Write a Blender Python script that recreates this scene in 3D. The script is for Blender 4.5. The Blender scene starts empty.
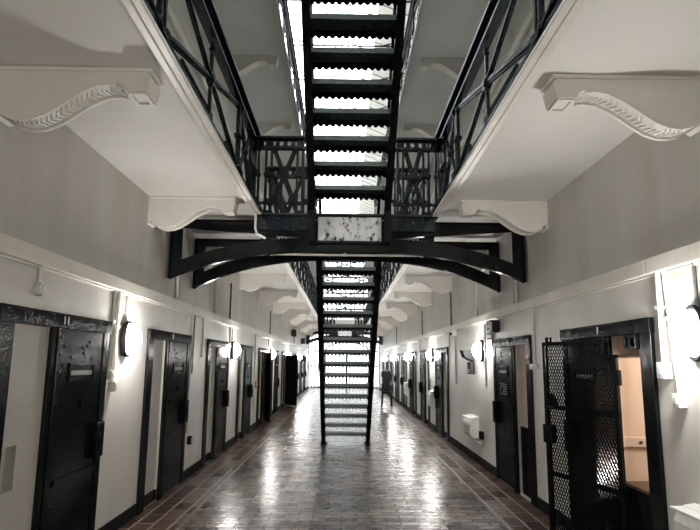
import bpy, bmesh, math, random
from mathutils import Vector, Matrix
from mathutils.geometry import tessellate_polygon
random.seed(7)
D = bpy.data
SC = bpy.context.scene
COL = SC.collection
R = math.radians
ORD = ['first', 'second', 'third', 'fourth', 'fifth', 'sixth', 'seventh', 'eighth', 'ninth', 'tenth', 'eleventh', 'twelfth', 'thirteenth', 'fourteenth', 'fifteenth', 'sixteenth']

# ------------------------------------------------------------------ dimensions (metres; camera at the origin, corridor runs along +Y)
XL, XR = -2.15, 2.22          # wall faces
XC = 0.035                    # corridor centre
GL, GR = -1.08, 1.12          # gallery edges
SOF = 3.37                    # gallery soffit
DECK = 3.39
UP = 3.43                     # storey height
SOF2 = SOF + UP
Y0, YE = -3.0, 36.0           # corridor ends
ROOF = 10.2

# ------------------------------------------------------------------ materials
def new_mat(name):
    m = D.materials.new(name); m.use_nodes = True
    nt = m.node_tree; b = nt.nodes['Principled BSDF']
    return m, nt, b

def N(nt, kind, **kw):
    n = nt.nodes.new(kind)
    for k, v in kw.items():
        if k in n.inputs: n.inputs[k].default_value = v
        else: setattr(n, k, v)
    return n

def coords(nt, scale=(1, 1, 1)):
    t = N(nt, 'ShaderNodeNewGeometry'); mp = N(nt, 'ShaderNodeMapping')
    mp.inputs['Scale'].default_value = scale
    nt.links.new(t.outputs['Position'], mp.inputs['Vector'])
    return mp.outputs['Vector']

def ramp(nt, fac, stops):
    r = N(nt, 'ShaderNodeValToRGB')
    el = r.color_ramp.elements
    el[0].position, el[0].color = stops[0][0], (*stops[0][1], 1)
    el[1].position, el[1].color = stops[-1][0], (*stops[-1][1], 1)
    for p, c in stops[1:-1]:
        e = el.new(p); e.color = (*c, 1)
    nt.links.new(fac, r.inputs['Fac'])
    return r.outputs['Color']

def bump(nt, b, h, strength, dist=0.01):
    bp = N(nt, 'ShaderNodeBump', Strength=strength, Distance=dist)
    nt.links.new(h, bp.inputs['Height']); nt.links.new(bp.outputs['Normal'], b.inputs['Normal'])

def paint(name, c1, c2, rough=0.6, scale=1.3, bump_s=0.25, bump_scale=9.0, streak=0.0, rust=None):
    m, nt, b = new_mat(name)
    v = coords(nt)
    n = N(nt, 'ShaderNodeTexNoise', Scale=scale, Detail=6.0, Roughness=0.62)
    nt.links.new(v, n.inputs['Vector'])
    col = ramp(nt, n.outputs['Fac'], [(0.32, c1), (0.68, c2)])
    if streak:
        v2 = coords(nt, (1, 1, 0.16))
        s = N(nt, 'ShaderNodeTexNoise', Scale=2.3, Detail=6.0, Roughness=0.55)
        nt.links.new(v2, s.inputs['Vector'])
        sc = ramp(nt, s.outputs['Fac'], [(0.36, tuple(1 - streak * k for k in (0.8, 0.95, 1.15))), (0.62, (1, 1, 1))])
        mx = N(nt, 'ShaderNodeMix', data_type='RGBA', blend_type='MULTIPLY')
        mx.inputs[0].default_value = 1.0
        nt.links.new(col, mx.inputs[6]); nt.links.new(sc, mx.inputs[7]); col = mx.outputs[2]
    nt.links.new(col, b.inputs['Base Color'])
    b.inputs['Roughness'].default_value = rough
    n2 = N(nt, 'ShaderNodeTexNoise', Scale=bump_scale, Detail=4.0, Roughness=0.6)
    nt.links.new(v, n2.inputs['Vector'])
    bump(nt, b, n2.outputs['Fac'], bump_s, 0.02)
    return m

def gloss_black(name, base=(0.0022, 0.0036, 0.004), rough=0.15, bs=0.75, scale=42.0, chips_and_glints=0.0, spec=0.26, metal_like=True):
    m, nt, b = new_mat(name)
    v = coords(nt)
    n = N(nt, 'ShaderNodeTexNoise', Scale=scale, Detail=3.0, Roughness=0.65)
    nt.links.new(v, n.inputs['Vector'])
    fl = N(nt, 'ShaderNodeMapRange'); fl.inputs['From Min'].default_value = 0.60; fl.inputs['From Max'].default_value = 0.78
    nt.links.new(n.outputs['Fac'], fl.inputs['Value'])
    lo = N(nt, 'ShaderNodeTexNoise', Scale=4.0, Detail=1.0)
    nt.links.new(v, lo.inputs['Vector'])
    ad = N(nt, 'ShaderNodeMath', operation='MULTIPLY_ADD'); ad.inputs[1].default_value = 0.9
    nt.links.new(lo.outputs['Fac'], ad.inputs[0]); nt.links.new(fl.outputs['Result'], ad.inputs[2])
    bump(nt, b, ad.outputs[0], bs, 0.008)
    if chips_and_glints:
        c = N(nt, 'ShaderNodeTexNoise', Scale=26.0, Detail=5.0, Roughness=0.75)
        nt.links.new(v, c.inputs['Vector'])
        col = ramp(nt, c.outputs['Fac'], [(0.62, base), (0.72, (chips_and_glints, chips_and_glints, chips_and_glints * 0.97))])
        nt.links.new(col, b.inputs['Base Color'])
    else:
        b.inputs['Base Color'].default_value = (*base, 1)
    b.inputs['Roughness'].default_value = rough
    b.inputs['Specular IOR Level'].default_value = spec
    if metal_like:
        # thick old gloss paint: mirror-like flecks on a deep black, without a strong grazing sheen
        b.inputs['Specular IOR Level'].default_value = 0.0; b.inputs['IOR'].default_value = 1.0
        g = N(nt, 'ShaderNodeBsdfGlossy', Roughness=rough)
        nt.links.new(b.inputs['Normal'].links[0].from_socket, g.inputs['Normal'])
        lw = N(nt, 'ShaderNodeLayerWeight', Blend=0.12)
        fm = N(nt, 'ShaderNodeMapRange'); fm.inputs['To Min'].default_value = 0.014 + spec * 0.09; fm.inputs['To Max'].default_value = 0.10 + spec * 0.25
        nt.links.new(lw.outputs['Fresnel'], fm.inputs['Value'])
        mx = N(nt, 'ShaderNodeMixShader')
        nt.links.new(fm.outputs['Result'], mx.inputs['Fac']); nt.links.new(b.outputs[0], mx.inputs[1]); nt.links.new(g.outputs[0], mx.inputs[2])
        nt.links.new(mx.outputs[0], nt.nodes['Material Output'].inputs['Surface'])
    return m

def plain(name, c, rough=0.5, metal=0.0):
    m, nt, b = new_mat(name)
    v = coords(nt)
    n = N(nt, 'ShaderNodeTexNoise', Scale=14.0, Detail=3.0)
    nt.links.new(v, n.inputs['Vector'])
    col = ramp(nt, n.outputs['Fac'], [(0.3, tuple(k * 0.88 for k in c)), (0.7, c)])
    nt.links.new(col, b.inputs['Base Color'])
    b.inputs['Roughness'].default_value = rough; b.inputs['Metallic'].default_value = metal
    return m

M = {}
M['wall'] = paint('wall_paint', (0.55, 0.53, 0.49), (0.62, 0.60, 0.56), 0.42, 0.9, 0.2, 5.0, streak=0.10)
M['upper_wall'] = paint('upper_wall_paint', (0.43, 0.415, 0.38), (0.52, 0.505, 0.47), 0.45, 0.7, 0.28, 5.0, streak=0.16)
M['soffit'] = paint('soffit_paint', (0.59, 0.57, 0.53), (0.65, 0.63, 0.59), 0.6, 0.7, 0.2, 3.0)
M['shade_tinted_soffit'] = paint('soffit_paint_shade_tinted', (0.55, 0.56, 0.545), (0.63, 0.64, 0.62), 0.6, 0.9, 0.15, 3.0)  # grey of the dimmer upper level put into the soffit colour
M['plaster'] = paint('bracket_plaster', (0.62, 0.595, 0.545), (0.70, 0.675, 0.62), 0.55, 2.0, 0.2, 14.0)
M['trim'] = paint('ledge_paint', (0.55, 0.52, 0.46), (0.66, 0.63, 0.57), 0.4, 2.4, 0.25, 10.0)
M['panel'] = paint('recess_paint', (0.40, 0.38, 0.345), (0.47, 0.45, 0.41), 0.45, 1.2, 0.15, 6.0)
M['pink'] = paint('pale_pink_paint', (0.46, 0.36, 0.30), (0.52, 0.42, 0.35), 0.6, 1.5, 0.1, 6.0)
M['peach'] = paint('peach_paint', (0.68, 0.53, 0.41), (0.74, 0.59, 0.47), 0.6, 1.2, 0.1, 6.0)
M['iron'] = gloss_black('black_gloss_iron')
M['rail'] = gloss_black('black_gloss_railing', base=(0.006, 0.009, 0.010), rough=.2, bs=0.7, scale=60.0, spec=0.5)
M['iron_chip'] = gloss_black('black_gloss_iron_worn', bs=0.75, scale=66.0, chips_and_glints=0.02, spec=0.22)
M['fascia'] = gloss_black('blue_black_iron_painted_glints', base=(0.008, 0.012, 0.016), bs=0.8, scale=40.0, chips_and_glints=0.30, spec=0.4)  # pale flecks in the colour stand in for glints on lumpy gloss
M['tread'] = gloss_black('worn_green_black_iron', base=(0.012, 0.017, 0.017), rough=0.36, bs=0.9, scale=90.0, chips_and_glints=0.05, spec=0.3)
M['steel'] = gloss_black('black_gloss_door', base=(0.003, 0.0046, 0.005), rough=0.17, bs=0.12, scale=11.0, spec=0.24)
M['edge'] = gloss_black('worn_tread_edge', base=(0.19, 0.235, 0.225), rough=0.45, bs=0.9, scale=90.0, chips_and_glints=0.6, spec=0.5, metal_like=False)
M['sheen_panel'] = gloss_black('panel_painted_sheen', base=(0.66, 0.67, 0.66), rough=0.3, bs=0.8, scale=30.0, metal_like=False)  # pale flecked colour stands in for a reflection on glossy paint
def paint_sheen(m):
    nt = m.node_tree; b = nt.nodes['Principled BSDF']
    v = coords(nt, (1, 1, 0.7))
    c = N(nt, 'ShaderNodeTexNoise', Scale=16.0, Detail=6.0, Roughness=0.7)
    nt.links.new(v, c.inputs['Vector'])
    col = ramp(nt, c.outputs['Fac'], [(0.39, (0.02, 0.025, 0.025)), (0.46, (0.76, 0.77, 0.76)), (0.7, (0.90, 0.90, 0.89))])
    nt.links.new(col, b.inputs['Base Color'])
paint_sheen(M['sheen_panel'])
M['white'] = plain('white_enamel', (0.74, 0.73, 0.70), 0.35)
M['conduit'] = plain('painted_conduit', (0.62, 0.60, 0.55), 0.4)
M['dark_conduit'] = plain('dark_brown_conduit', (0.06, 0.05, 0.042), 0.5)
M['black'] = gloss_black('black_plastic', bs=.1, rough=.45, spec=.08)
M['matt'] = gloss_black('black_skirting_paint', bs=.2, rough=.6, spec=.08)
M['grey'] = plain('grey_metal', (0.20, 0.20, 0.19), 0.4, 0.3)
M['label'] = plain('grey_label_card', (0.12, 0.12, 0.11), 0.5)
M['number'] = plain('white_number_paint', (0.62, 0.62, 0.60), 0.5)
M['red'] = plain('red_plastic', (0.45, 0.02, 0.015), 0.35)
M['wood'] = plain('dark_brown_wood', (0.10, 0.055, 0.035), 0.45)

def lamp_mat():
    m, nt, b = new_mat('lit_lamp_glass')
    b.inputs['Base Color'].default_value = (0.9, 0.9, 0.88, 1)
    b.inputs['Emission Color'].default_value = (1.0, 0.975, 0.935, 1)
    b.inputs['Emission Strength'].default_value = 125.0
    return m
M['lamp'] = lamp_mat()

def glass_mat():
    m, nt, b = new_mat('wired_roof_glass')
    out = nt.nodes['Material Output']
    tr = N(nt, 'ShaderNodeBsdfTransparent'); tr.inputs['Color'].default_value = (0.93, 0.95, 0.95, 1)
    gl = N(nt, 'ShaderNodeBsdfGlossy', Roughness=0.08)
    mx = N(nt, 'ShaderNodeMixShader'); mx.inputs['Fac'].default_value = 0.06
    nt.links.new(tr.outputs[0], mx.inputs[1]); nt.links.new(gl.outputs[0], mx.inputs[2])
    nt.links.new(mx.outputs[0], out.inputs['Surface'])
    return m
M['glass'] = glass_mat()

M['end_glass'] = glass_mat()
for n_ in M['end_glass'].node_tree.nodes:
    if n_.type == 'BSDF_TRANSPARENT': n_.inputs['Color'].default_value = (0.68, 0.69, 0.69, 1)

def tile_mat(name, bw, bh, c1, c2, mortar, offset=0.5, rot=0.0, rough=(0.18, 0.36), ms=0.012, spec=0.125):
    m, nt, b = new_mat(name)
    g = N(nt, 'ShaderNodeNewGeometry'); mp = N(nt, 'ShaderNodeMapping')
    mp.inputs['Rotation'].default_value = (0, 0, rot)
    nt.links.new(g.outputs['Position'], mp.inputs['Vector']); v = mp.outputs['Vector']
    br = N(nt, 'ShaderNodeTexBrick', Scale=1.0)
    br.inputs['Brick Width'].default_value = bw; br.inputs['Row Height'].default_value = bh
    br.inputs['Mortar Size'].default_value = ms; br.inputs['Mortar Smooth'].default_value = 0.3
    br.inputs['Color1'].default_value = (*c1, 1); br.inputs['Color2'].default_value = (*c2, 1); br.inputs['Mortar'].default_value = (*mortar, 1)
    br.inputs['Bias'].default_value = -0.15
    br.offset = offset
    nt.links.new(v, br.inputs['Vector'])
    n = N(nt, 'ShaderNodeTexNoise', Scale=2.2, Detail=6.0, Roughness=0.65)
    nt.links.new(v, n.inputs['Vector'])
    tint = ramp(nt, n.outputs['Fac'], [(0.3, (0.55, 0.55, 0.55)), (0.7, (1.25, 1.2, 1.15))])
    mx = N(nt, 'ShaderNodeMix', data_type='RGBA', blend_type='MULTIPLY'); mx.inputs[0].default_value = 1.0
    nt.links.new(br.outputs['Color'], mx.inputs[6]); nt.links.new(tint, mx.inputs[7])
    nt.links.new(mx.outputs[2], b.inputs['Base Color'])
    rr = N(nt, 'ShaderNodeMapRange'); rr.inputs['To Min'].default_value = rough[0]; rr.inputs['To Max'].default_value = rough[1]
    n3 = N(nt, 'ShaderNodeTexNoise', Scale=5.0, Detail=5.0, Roughness=0.7)
    nt.links.new(v, n3.inputs['Vector']); nt.links.new(n3.outputs['Fac'], rr.inputs['Value'])
    nt.links.new(rr.outputs['Result'], b.inputs['Roughness'])
    sp0 = N(nt, 'ShaderNodeSeparateColor'); nt.links.new(br.outputs['Color'], sp0.inputs[0])
    sp = N(nt, 'ShaderNodeMapRange'); sp.inputs['From Min'].default_value = min(c1[0], mortar[0]); sp.inputs['From Max'].default_value = c2[0]
    sp.inputs['To Min'].default_value = spec * 0.25; sp.inputs['To Max'].default_value = spec * 1.9
    nt.links.new(sp0.outputs[0], sp.inputs['Value']); nt.links.new(sp.outputs['Result'], b.inputs['Specular IOR Level'])
    # joints with wear and slightly uneven tiles
    n4 = N(nt, 'ShaderNodeTexNoise', Scale=3.0, Detail=2.0)
    nt.links.new(v, n4.inputs['Vector'])
    ma = N(nt, 'ShaderNodeMath', operation='MULTIPLY_ADD'); ma.inputs[1].default_value = -0.8
    nt.links.new(br.outputs['Fac'], ma.inputs[0]); nt.links.new(n4.outputs['Fac'], ma.inputs[2])
    wn = N(nt, 'ShaderNodeSeparateColor'); nt.links.new(br.outputs['Color'], wn.inputs[0])
    m5 = N(nt, 'ShaderNodeMath', operation='MULTIPLY_ADD'); m5.inputs[1].default_value = 4.0
    nt.links.new(wn.outputs[0], m5.inputs[0]); nt.links.new(ma.outputs[0], m5.inputs[2])
    bump(nt, b, m5.outputs[0], 0.9, 0.010)
    return m
M['floor'] = tile_mat('dark_block_floor', 0.30, 0.125, (0.028, 0.017, 0.012), (0.140, 0.085, 0.056), (0.010, 0.008, 0.007))
M['side_floor'] = tile_mat('brown_side_tiles', 0.36, 0.185, (0.045, 0.025, 0.018), (0.105, 0.060, 0.043), (0.20, 0.175, 0.15), offset=0.5, rot=math.pi / 2, rough=(0.22, 0.40), ms=0.012)
M['channel'] = plain('floor_channel', (0.17, 0.15, 0.13), 0.35)

# ------------------------------------------------------------------ mesh helpers
class MB:
    def __init__(self): self.bm = bmesh.new(); self.smooth = False
    def poly(self, pts):
        try: return self.bm.faces.new([self.bm.verts.new(p) for p in pts])
        except ValueError: return None
    def hexa(self, v8):
        v = [self.bm.verts.new(p) for p in v8]
        for f in ((0, 3, 2, 1), (4, 5, 6, 7), (0, 1, 5, 4), (1, 2, 6, 5), (2, 3, 7, 6), (3, 0, 4, 7)):
            self.bm.faces.new([v[i] for i in f])
        return self
    def box(self, x0, x1, y0, y1, z0, z1):
        x0, x1 = sorted((x0, x1)); y0, y1 = sorted((y0, y1)); z0, z1 = sorted((z0, z1))
        return self.hexa([(x0, y0, z0), (x1, y0, z0), (x1, y1, z0), (x0, y1, z0), (x0, y0, z1), (x1, y0, z1), (x1, y1, z1), (x0, y1, z1)])
    def bar(self, p, q, w, h, up=(0, 0, 1)):
        p, q = Vector(p), Vector(q); d = (q - p).normalized(); up = Vector(up)
        s = d.cross(up)
        if s.length < 1e-4: s = d.cross(Vector((1, 0, 0)))
        s.normalize(); u = s.cross(d).normalized()
        a, b = s * w / 2, u * h / 2
        return self.hexa([p - a - b, p + a - b, q + a - b, q - a - b, p - a + b, p + a + b, q + a + b, q - a + b])
    def tube(self, pts, r, n=8):
        pts = [Vector(p) for p in pts]; rings = []
        prev = None
        for i, p in enumerate(pts):
            d = (pts[min(i + 1, len(pts) - 1)] - pts[max(i - 1, 0)]).normalized()
            ref = prev if prev is not None else (Vector((0, 0, 1)) if abs(d.z) < 0.9 else Vector((1, 0, 0)))
            s = d.cross(ref).normalized(); u = s.cross(d).normalized(); prev = u
            rings.append([self.bm.verts.new(p + (s * math.cos(2 * math.pi * k / n) + u * math.sin(2 * math.pi * k / n)) * r) for k in range(n)])
        for a, b in zip(rings, rings[1:]):
            for k in range(n): self.bm.faces.new([a[k], a[(k + 1) % n], b[(k + 1) % n], b[k]])
        self.bm.faces.new(rings[0][::-1]); self.bm.faces.new(rings[-1])
        return self
    def disc(self, c, axis, r, t, n=14, r2=None):
        c = Vector(c); ax = Vector(axis).normalized()
        return self.cone(c - ax * t / 2, c + ax * t / 2, r, r if r2 is None else r2, n)
    def cone(self, p, q, r1, r2, n=12):
        p, q = Vector(p), Vector(q); d = (q - p).normalized()
        s = d.cross(Vector((0, 0, 1)) if abs(d.z) < 0.9 else Vector((1, 0, 0))).normalized(); u = s.cross(d)
        A = [self.bm.verts.new(p + (s * math.cos(2 * math.pi * k / n) + u * math.sin(2 * math.pi * k / n)) * r1) for k in range(n)]
        B = [self.bm.verts.new(q + (s * math.cos(2 * math.pi * k / n) + u * math.sin(2 * math.pi * k / n)) * r2) for k in range(n)]
        for k in range(n): self.bm.faces.new([A[k], A[(k + 1) % n], B[(k + 1) % n], B[k]])
        self.bm.faces.new(A[::-1]); self.bm.faces.new(B)
        return self
    def plate(self, outer, holes, t0, t1, fn):
        """flat plate with holes: outline (a,b), thickness t0..t1, fn(a,b,t) -> xyz"""
        loops = [outer] + list(holes)
        flat = [p for l in loops for p in l]
        tris = tessellate_polygon([[Vector((a, b, 0)) for a, b in l] for l in loops])
        A = [self.bm.verts.new(fn(a, b, t0)) for a, b in flat]
        B = [self.bm.verts.new(fn(a, b, t1)) for a, b in flat]
        for t in tris:
            for S in (A, B):
                try: self.bm.faces.new([S[i] for i in t])
                except ValueError: pass
        i = 0
        for l in loops:
            n = len(l)
            for k in range(n):
                a, b = i + k, i + (k + 1) % n
                try: self.bm.faces.new([A[a], A[b], B[b], B[a]])
                except ValueError: pass
            i += n
        return self
    def dome(self, c, out, ry, rz, depth, nu=10, nv=5, power=2.0):
        """bulging oval cover: c centre on the base, out = +-1 along x"""
        c = Vector(c); rows = []
        for j in range(nv + 1):
            a = j / nv * math.pi / 2; k = math.cos(a) ** (2 / power) if j < nv else 0.0; d = math.sin(a) ** (2 / power) * depth
            if j == nv: rows.append([self.bm.verts.new(c + Vector((out * d, 0, 0)))]); break
            ring = []
            for i in range(nu * 2):
                t = 2 * math.pi * i / (nu * 2); cs, sn = math.cos(t), math.sin(t)
                ring.append(self.bm.verts.new(c + Vector((out * d, math.copysign(abs(cs) ** 0.75, cs) * ry * k, math.copysign(abs(sn) ** 0.75, sn) * rz * k))))
            rows.append(ring)
        n = nu * 2
        for a, b in zip(rows, rows[1:]):
            for i in range(n):
                if len(b) == 1: self.bm.faces.new([a[i], a[(i + 1) % n], b[0]])
                else: self.bm.faces.new([a[i], a[(i + 1) % n], b[(i + 1) % n], b[i]])
        self.bm.faces.new(rows[0][::-1])
        self.smooth = True
        return self
    def build(self, name, mat, parent=None, bevel=0.0, smooth=None):
        bmesh.ops.recalc_face_normals(self.bm, faces=self.bm.faces)
        me = D.meshes.new(name)
        sm = self.smooth if smooth is None else smooth
        if sm:
            for f in self.bm.faces: f.smooth = True
        self.bm.to_mesh(me); self.bm.free()
        if sm: me.set_sharp_from_angle(angle=R(40))
        me.materials.append(M[mat] if isinstance(mat, str) else mat)
        o = D.objects.new(name, me); COL.objects.link(o)
        if parent is not None:
            me.transform(parent_world(parent).inverted()); o.parent = parent
        if bevel:
            md = o.modifiers.new('edge', 'BEVEL'); md.width = bevel; md.segments = 2; md.limit_method = 'ANGLE'; md.angle_limit = R(40)
        return o

def parent_world(o):
    m = Matrix.LocRotScale(o.location, o.rotation_euler, o.scale)
    return (parent_world(o.parent) @ m) if o.parent else m

def tag(o, label=None, cat=None, group=None, kind=None):
    if label: o['label'] = label
    if cat: o['category'] = cat
    if group: o['group'] = group
    if kind: o['kind'] = kind
    return o

def thing(name, label, cat, loc=(0, 0, 0), group=None, rotz=0.0, kind=None):
    o = D.objects.new(name, None); COL.objects.link(o)
    o.location = loc; o.rotation_euler = (0, 0, rotz); o.empty_display_size = 0.2
    return tag(o, label, cat, group, kind)

def struct(name, mb, mat, bevel=0.0):
    o = mb.build(name, mat, None, bevel); o['kind'] = 'structure'; return o

def dup(root, delta, label=None, group=None):
    """copy of a thing with its parts and sub-parts, moved by delta"""
    r = root.copy(); COL.objects.link(r); r.location = root.location + Vector(delta)
    if label: r['label'] = label
    if group: r['group'] = group
    for ch in list(root.children):
        c = ch.copy(); COL.objects.link(c); c.parent = r
        for g in list(ch.children):
            d = g.copy(); COL.objects.link(d); d.parent = c
    return r

def ellipse(cx, cy, rx, ry, n=12):
    return [(cx + rx * math.cos(2 * math.pi * k / n), cy + ry * math.sin(2 * math.pi * k / n)) for k in range(n)]

def rrect(a0, a1, b0, b1, r=0.03, n=3):
    out = []
    for cx, cy, s in ((a1 - r, b0 + r, -90), (a1 - r, b1 - r, 0), (a0 + r, b1 - r, 90), (a0 + r, b0 + r, 180)):
        for k in range(n + 1):
            t = R(s + 90 * k / n); out.append((cx + r * math.cos(t), cy + r * math.sin(t)))
    return out

# side helper: a = distance out from the wall face into the corridor
def wx(s, a): return (XL + a) if s < 0 else (XR - a)
def wbox(mb, s, a0, a1, y0, y1, z0, z1): return mb.box(wx(s, a0), wx(s, a1), y0, y1, z0, z1)
SIDE = {-1: 'left', 1: 'right'}

# ------------------------------------------------------------------ cell door positions
DW = 1.705
UZ = DECK + .10
LEFT_Y = [0.81] + [3.61 + 2.80 * k for k in range(11)]
RIGHT_Y = [1.35, 4.15, 6.89] + [12.38 + 2.75 * k for k in range(8)]
UP_Y = [1.35 + 2.80 * k for k in range(6)]
def bay(y): return (y + 0.17, y + 0.67)

# ------------------------------------------------------------------ the setting
def wall(s, ys, upys):
    holes = []
    for y in ys:
        a, b = bay(y); holes.append([(a, 0.015), (b, 0.015), (b, 1.83), (a, 1.83)])
    for y in upys:
        a, b = bay(y); holes.append([(a, UZ + 0.015), (b, UZ + 0.015), (b, UZ + 1.83), (a, UZ + 1.83)])
    mb = MB()
    mb.plate([(Y0, -0.05), (YE, -0.05), (YE, 2.30), (Y0, 2.30)], [h for h in holes if h[0][1] < 2], 0.0, 0.42, lambda a, b, t: (wx(s, -t), a, b))
    struct('wall_' + SIDE[s], mb, 'wall')
    mb = MB()
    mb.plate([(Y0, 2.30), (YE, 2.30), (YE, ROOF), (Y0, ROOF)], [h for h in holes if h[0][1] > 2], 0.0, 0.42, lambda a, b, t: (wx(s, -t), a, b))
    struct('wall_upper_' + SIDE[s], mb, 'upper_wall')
    # ledge along the wall above the doors, on both floors
    mb = MB()
    joints = [Y0, 4.13, YE] if s > 0 else [Y0, YE]
    for a, b in zip(joints, joints[1:]):
        wbox(mb, s, 0, 0.045, a + (0.006 if a > Y0 else 0), b - (0.006 if b < YE else 0), 2.245, 2.36)
        wbox(mb, s, 0, 0.018, a, b, 2.225, 2.245)
    struct('trim_1' if s < 0 else 'trim_2', mb, 'trim', 0.006)
    mb = MB(); wbox(mb, s, 0, 0.045, Y0, YE, DECK + 2.245, DECK + 2.36)
    struct('trim_3' if s < 0 else 'trim_4', mb, 'trim', 0.006)
    # black skirting between the doors
    mb = MB(); e = Y0
    for y in ys + [YE + 9]:
        if min(y, YE) > e: wbox(mb, s, 0, 0.018, e, min(y, YE), 0, 0.125)
        e = y + DW
    struct('baseboard_' + SIDE[s], mb, 'matt', 0.004)
wall(-1, LEFT_Y, UP_Y)
wall(1, RIGHT_Y, UP_Y)

TL, TR = -1.56, 1.635        # floor channels
mb = MB(); mb.box(TL, TR, Y0, YE + 4, -0.06, 0.0); struct('floor', mb, 'floor')
mb = MB(); mb.box(XL - 0.42, TL - 0.035, Y0, YE + 4, -0.06, 0.0); struct('floor_left_strip', mb, 'side_floor')
mb = MB(); mb.box(TR + 0.035, XR + 0.42, Y0, YE + 4, -0.06, 0.0); struct('floor_right_strip', mb, 'side_floor')
for n, x in (('trim_5', TL), ('trim_6', TR + 0.035)):
    mb = MB(); mb.box(x - 0.035, x - 0.027, Y0, YE + 4, -0.06, 0.002); mb.box(x - 0.008, x, Y0, YE + 4, -0.06, 0.002); mb.box(x - 0.027, x - 0.008, Y0, YE + 4, -0.06, -0.012)
    struct(n, mb, 'channel')

mb = MB(); mb.box(XL - 0.42, XR + 0.42, Y0 - 0.2, Y0, -0.05, ROOF + 1.0); struct('wall_back', mb, 'wall')

# galleries (two floors): slab + moulded lip
for fl, z, mat in ((0, SOF, 'soffit'), (1, SOF2, 'shade_tinted_soffit')):
    for s in (-1, 1):
        xw, xe = (XL, GL) if s < 0 else (XR, GR)
        mb = MB(); mb.box(xw, xe, Y0, YE, z, z + 0.02)
        o = struct('gallery_slab_' + ('upper_' if fl else '') + SIDE[s], mb, mat)
        mb = MB()
        mb.box(xe + s * 0.00, xe - s * 0.05, Y0, YE, z - 0.008, z + 0.022)
        mb.box(xe + s * 0.05, xe + s * 0.0, Y0, YE, z - 0.014, z)
        struct('trim_%d' % (7 + fl * 2 + (s > 0)), mb, 'trim' if not fl else 'shade_tinted_soffit', 0.006)

# roof: glazed ridge, left slope all glass, right slope glass then boards
RZ, RIDGE = ROOF, ROOF + 0.95
def slope(x): return RIDGE - abs(x - XC) * (RIDGE - RZ) / 2.185
mb = MB()
xb = 0.80
mb.hexa([(xb, Y0, slope(xb)), (XR + .1, Y0, slope(XR + .1)), (XR + .1, YE, slope(XR + .1)), (xb, YE, slope(xb)),
         (xb, Y0, slope(xb) + .05), (XR + .1, Y0, slope(XR + .1) + .05), (XR + .1, YE, slope(XR + .1) + .05), (xb, YE, slope(xb) + .05)])
struct('ceiling', mb, 'soffit')
mb = MB()
for a, b in ((XL - .1, XC), (XC, xb)):
    mb.hexa([(a, Y0, slope(a) + .03), (b, Y0, slope(b) + .03), (b, YE, slope(b) + .03), (a, YE, slope(a) + .03),
             (a, Y0, slope(a) + .036), (b, Y0, slope(b) + .036), (b, YE, slope(b) + .036), (a, YE, slope(a) + .036)])
sky = struct('window_2', mb, 'glass')
mb = MB()
mb.box(XC - .015, XC + .015, Y0, YE, RIDGE - .0, RIDGE + .05)
k = Y0
while k < YE:
    mb.bar((XL, k, slope(XL) + .01), (XC, k, RIDGE + .01), .012, .02)
    mb.bar((XC, k, RIDGE + .01), (XR, k, slope(XR) + .0), .03, .045)
    k += 0.62

o = mb.build('glazing_bar', 'grey', sky)

# far end wall with its white arched grille window
mb = MB()
def arch(x0, x1, z0, zs, rise, n=12):
    return [(x0, z0), (x1, z0)] + [(x1 - (x1 - x0) * k / n, zs + rise * math.sin(math.pi * k / n)) for k in range(n + 1)]
mb.plate([(XL - .4, -0.05), (XR + .4, -0.05), (XR + .4, ROOF + .9), (XL - .4, ROOF + .9)],
         [arch(-2.1, 2.17, 0.02, 3.25, 0.02), arch(-1.4, 1.5, 4.2, 7.6, 1.3)], 0, 0.4, lambda a, b, t: (a, YE + t, b))
struct('wall_far', mb, 'wall')
mb = MB(); mb.plate(arch(-2.1, 2.17, 0.02, 3.25, 0.02), [], 0, 0.01, lambda a, b, t: (a, YE + .22 + t, b))
w1 = struct('window_1', mb, 'end_glass')
mb = MB()
for i in range(20):
    x = -1.95 + i * 0.211
    mb.box(x - .032, x + .032, YE + .10, YE + .13, 0.02, 3.25)
for z in (0.06, 1.35, 2.25): mb.box(-2.1, 2.17, YE + .09, YE + .15, z - .03, z + .03)
for x in (-1.12, 1.56, 0.22): mb.box(x - .05, x + .05, YE + .08, YE + .16, 0.02, 2.3)
aa = [(0.22 + 1.34 * math.cos(math.pi * k / 14), 2.25 + 0.55 * math.sin(math.pi * k / 14)) for k in range(15)]
for p, q in zip(aa, aa[1:]): mb.bar((p[0], YE + .12, p[1]), (q[0], YE + .12, q[1]), .08, .07)
mb.build('window_grille', 'iron', w1)
mb = MB(); mb.plate(arch(-1.4, 1.5, 4.2, 7.6, 1.3), [], 0, 0.01, lambda a, b, t: (a, YE + .22 + t, b))
w3 = struct('window_3', mb, 'end_glass')
mb = MB()
for i in range(11): mb.box(-1.35 + i * .28, -1.28 + i * .28, YE + .12, YE + .16, 4.2, 8.9)
for i in range(9): mb.box(-1.4, 1.5, YE + .12, YE + .16, 4.3 + i * .5, 4.40 + i * .5)
for i in range(6):
    for p, q in (((-1.4, 4.3 + i * .75), (1.5, 5.6 + i * .6)), ((-1.4, 5.6 + i * .6), (1.5, 4.3 + i * .75))): mb.bar((p[0], YE + .14, p[1]), (q[0], YE + .14, q[1]), .05, .06)
mb.build('window_grille', 'iron', w3)

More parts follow.
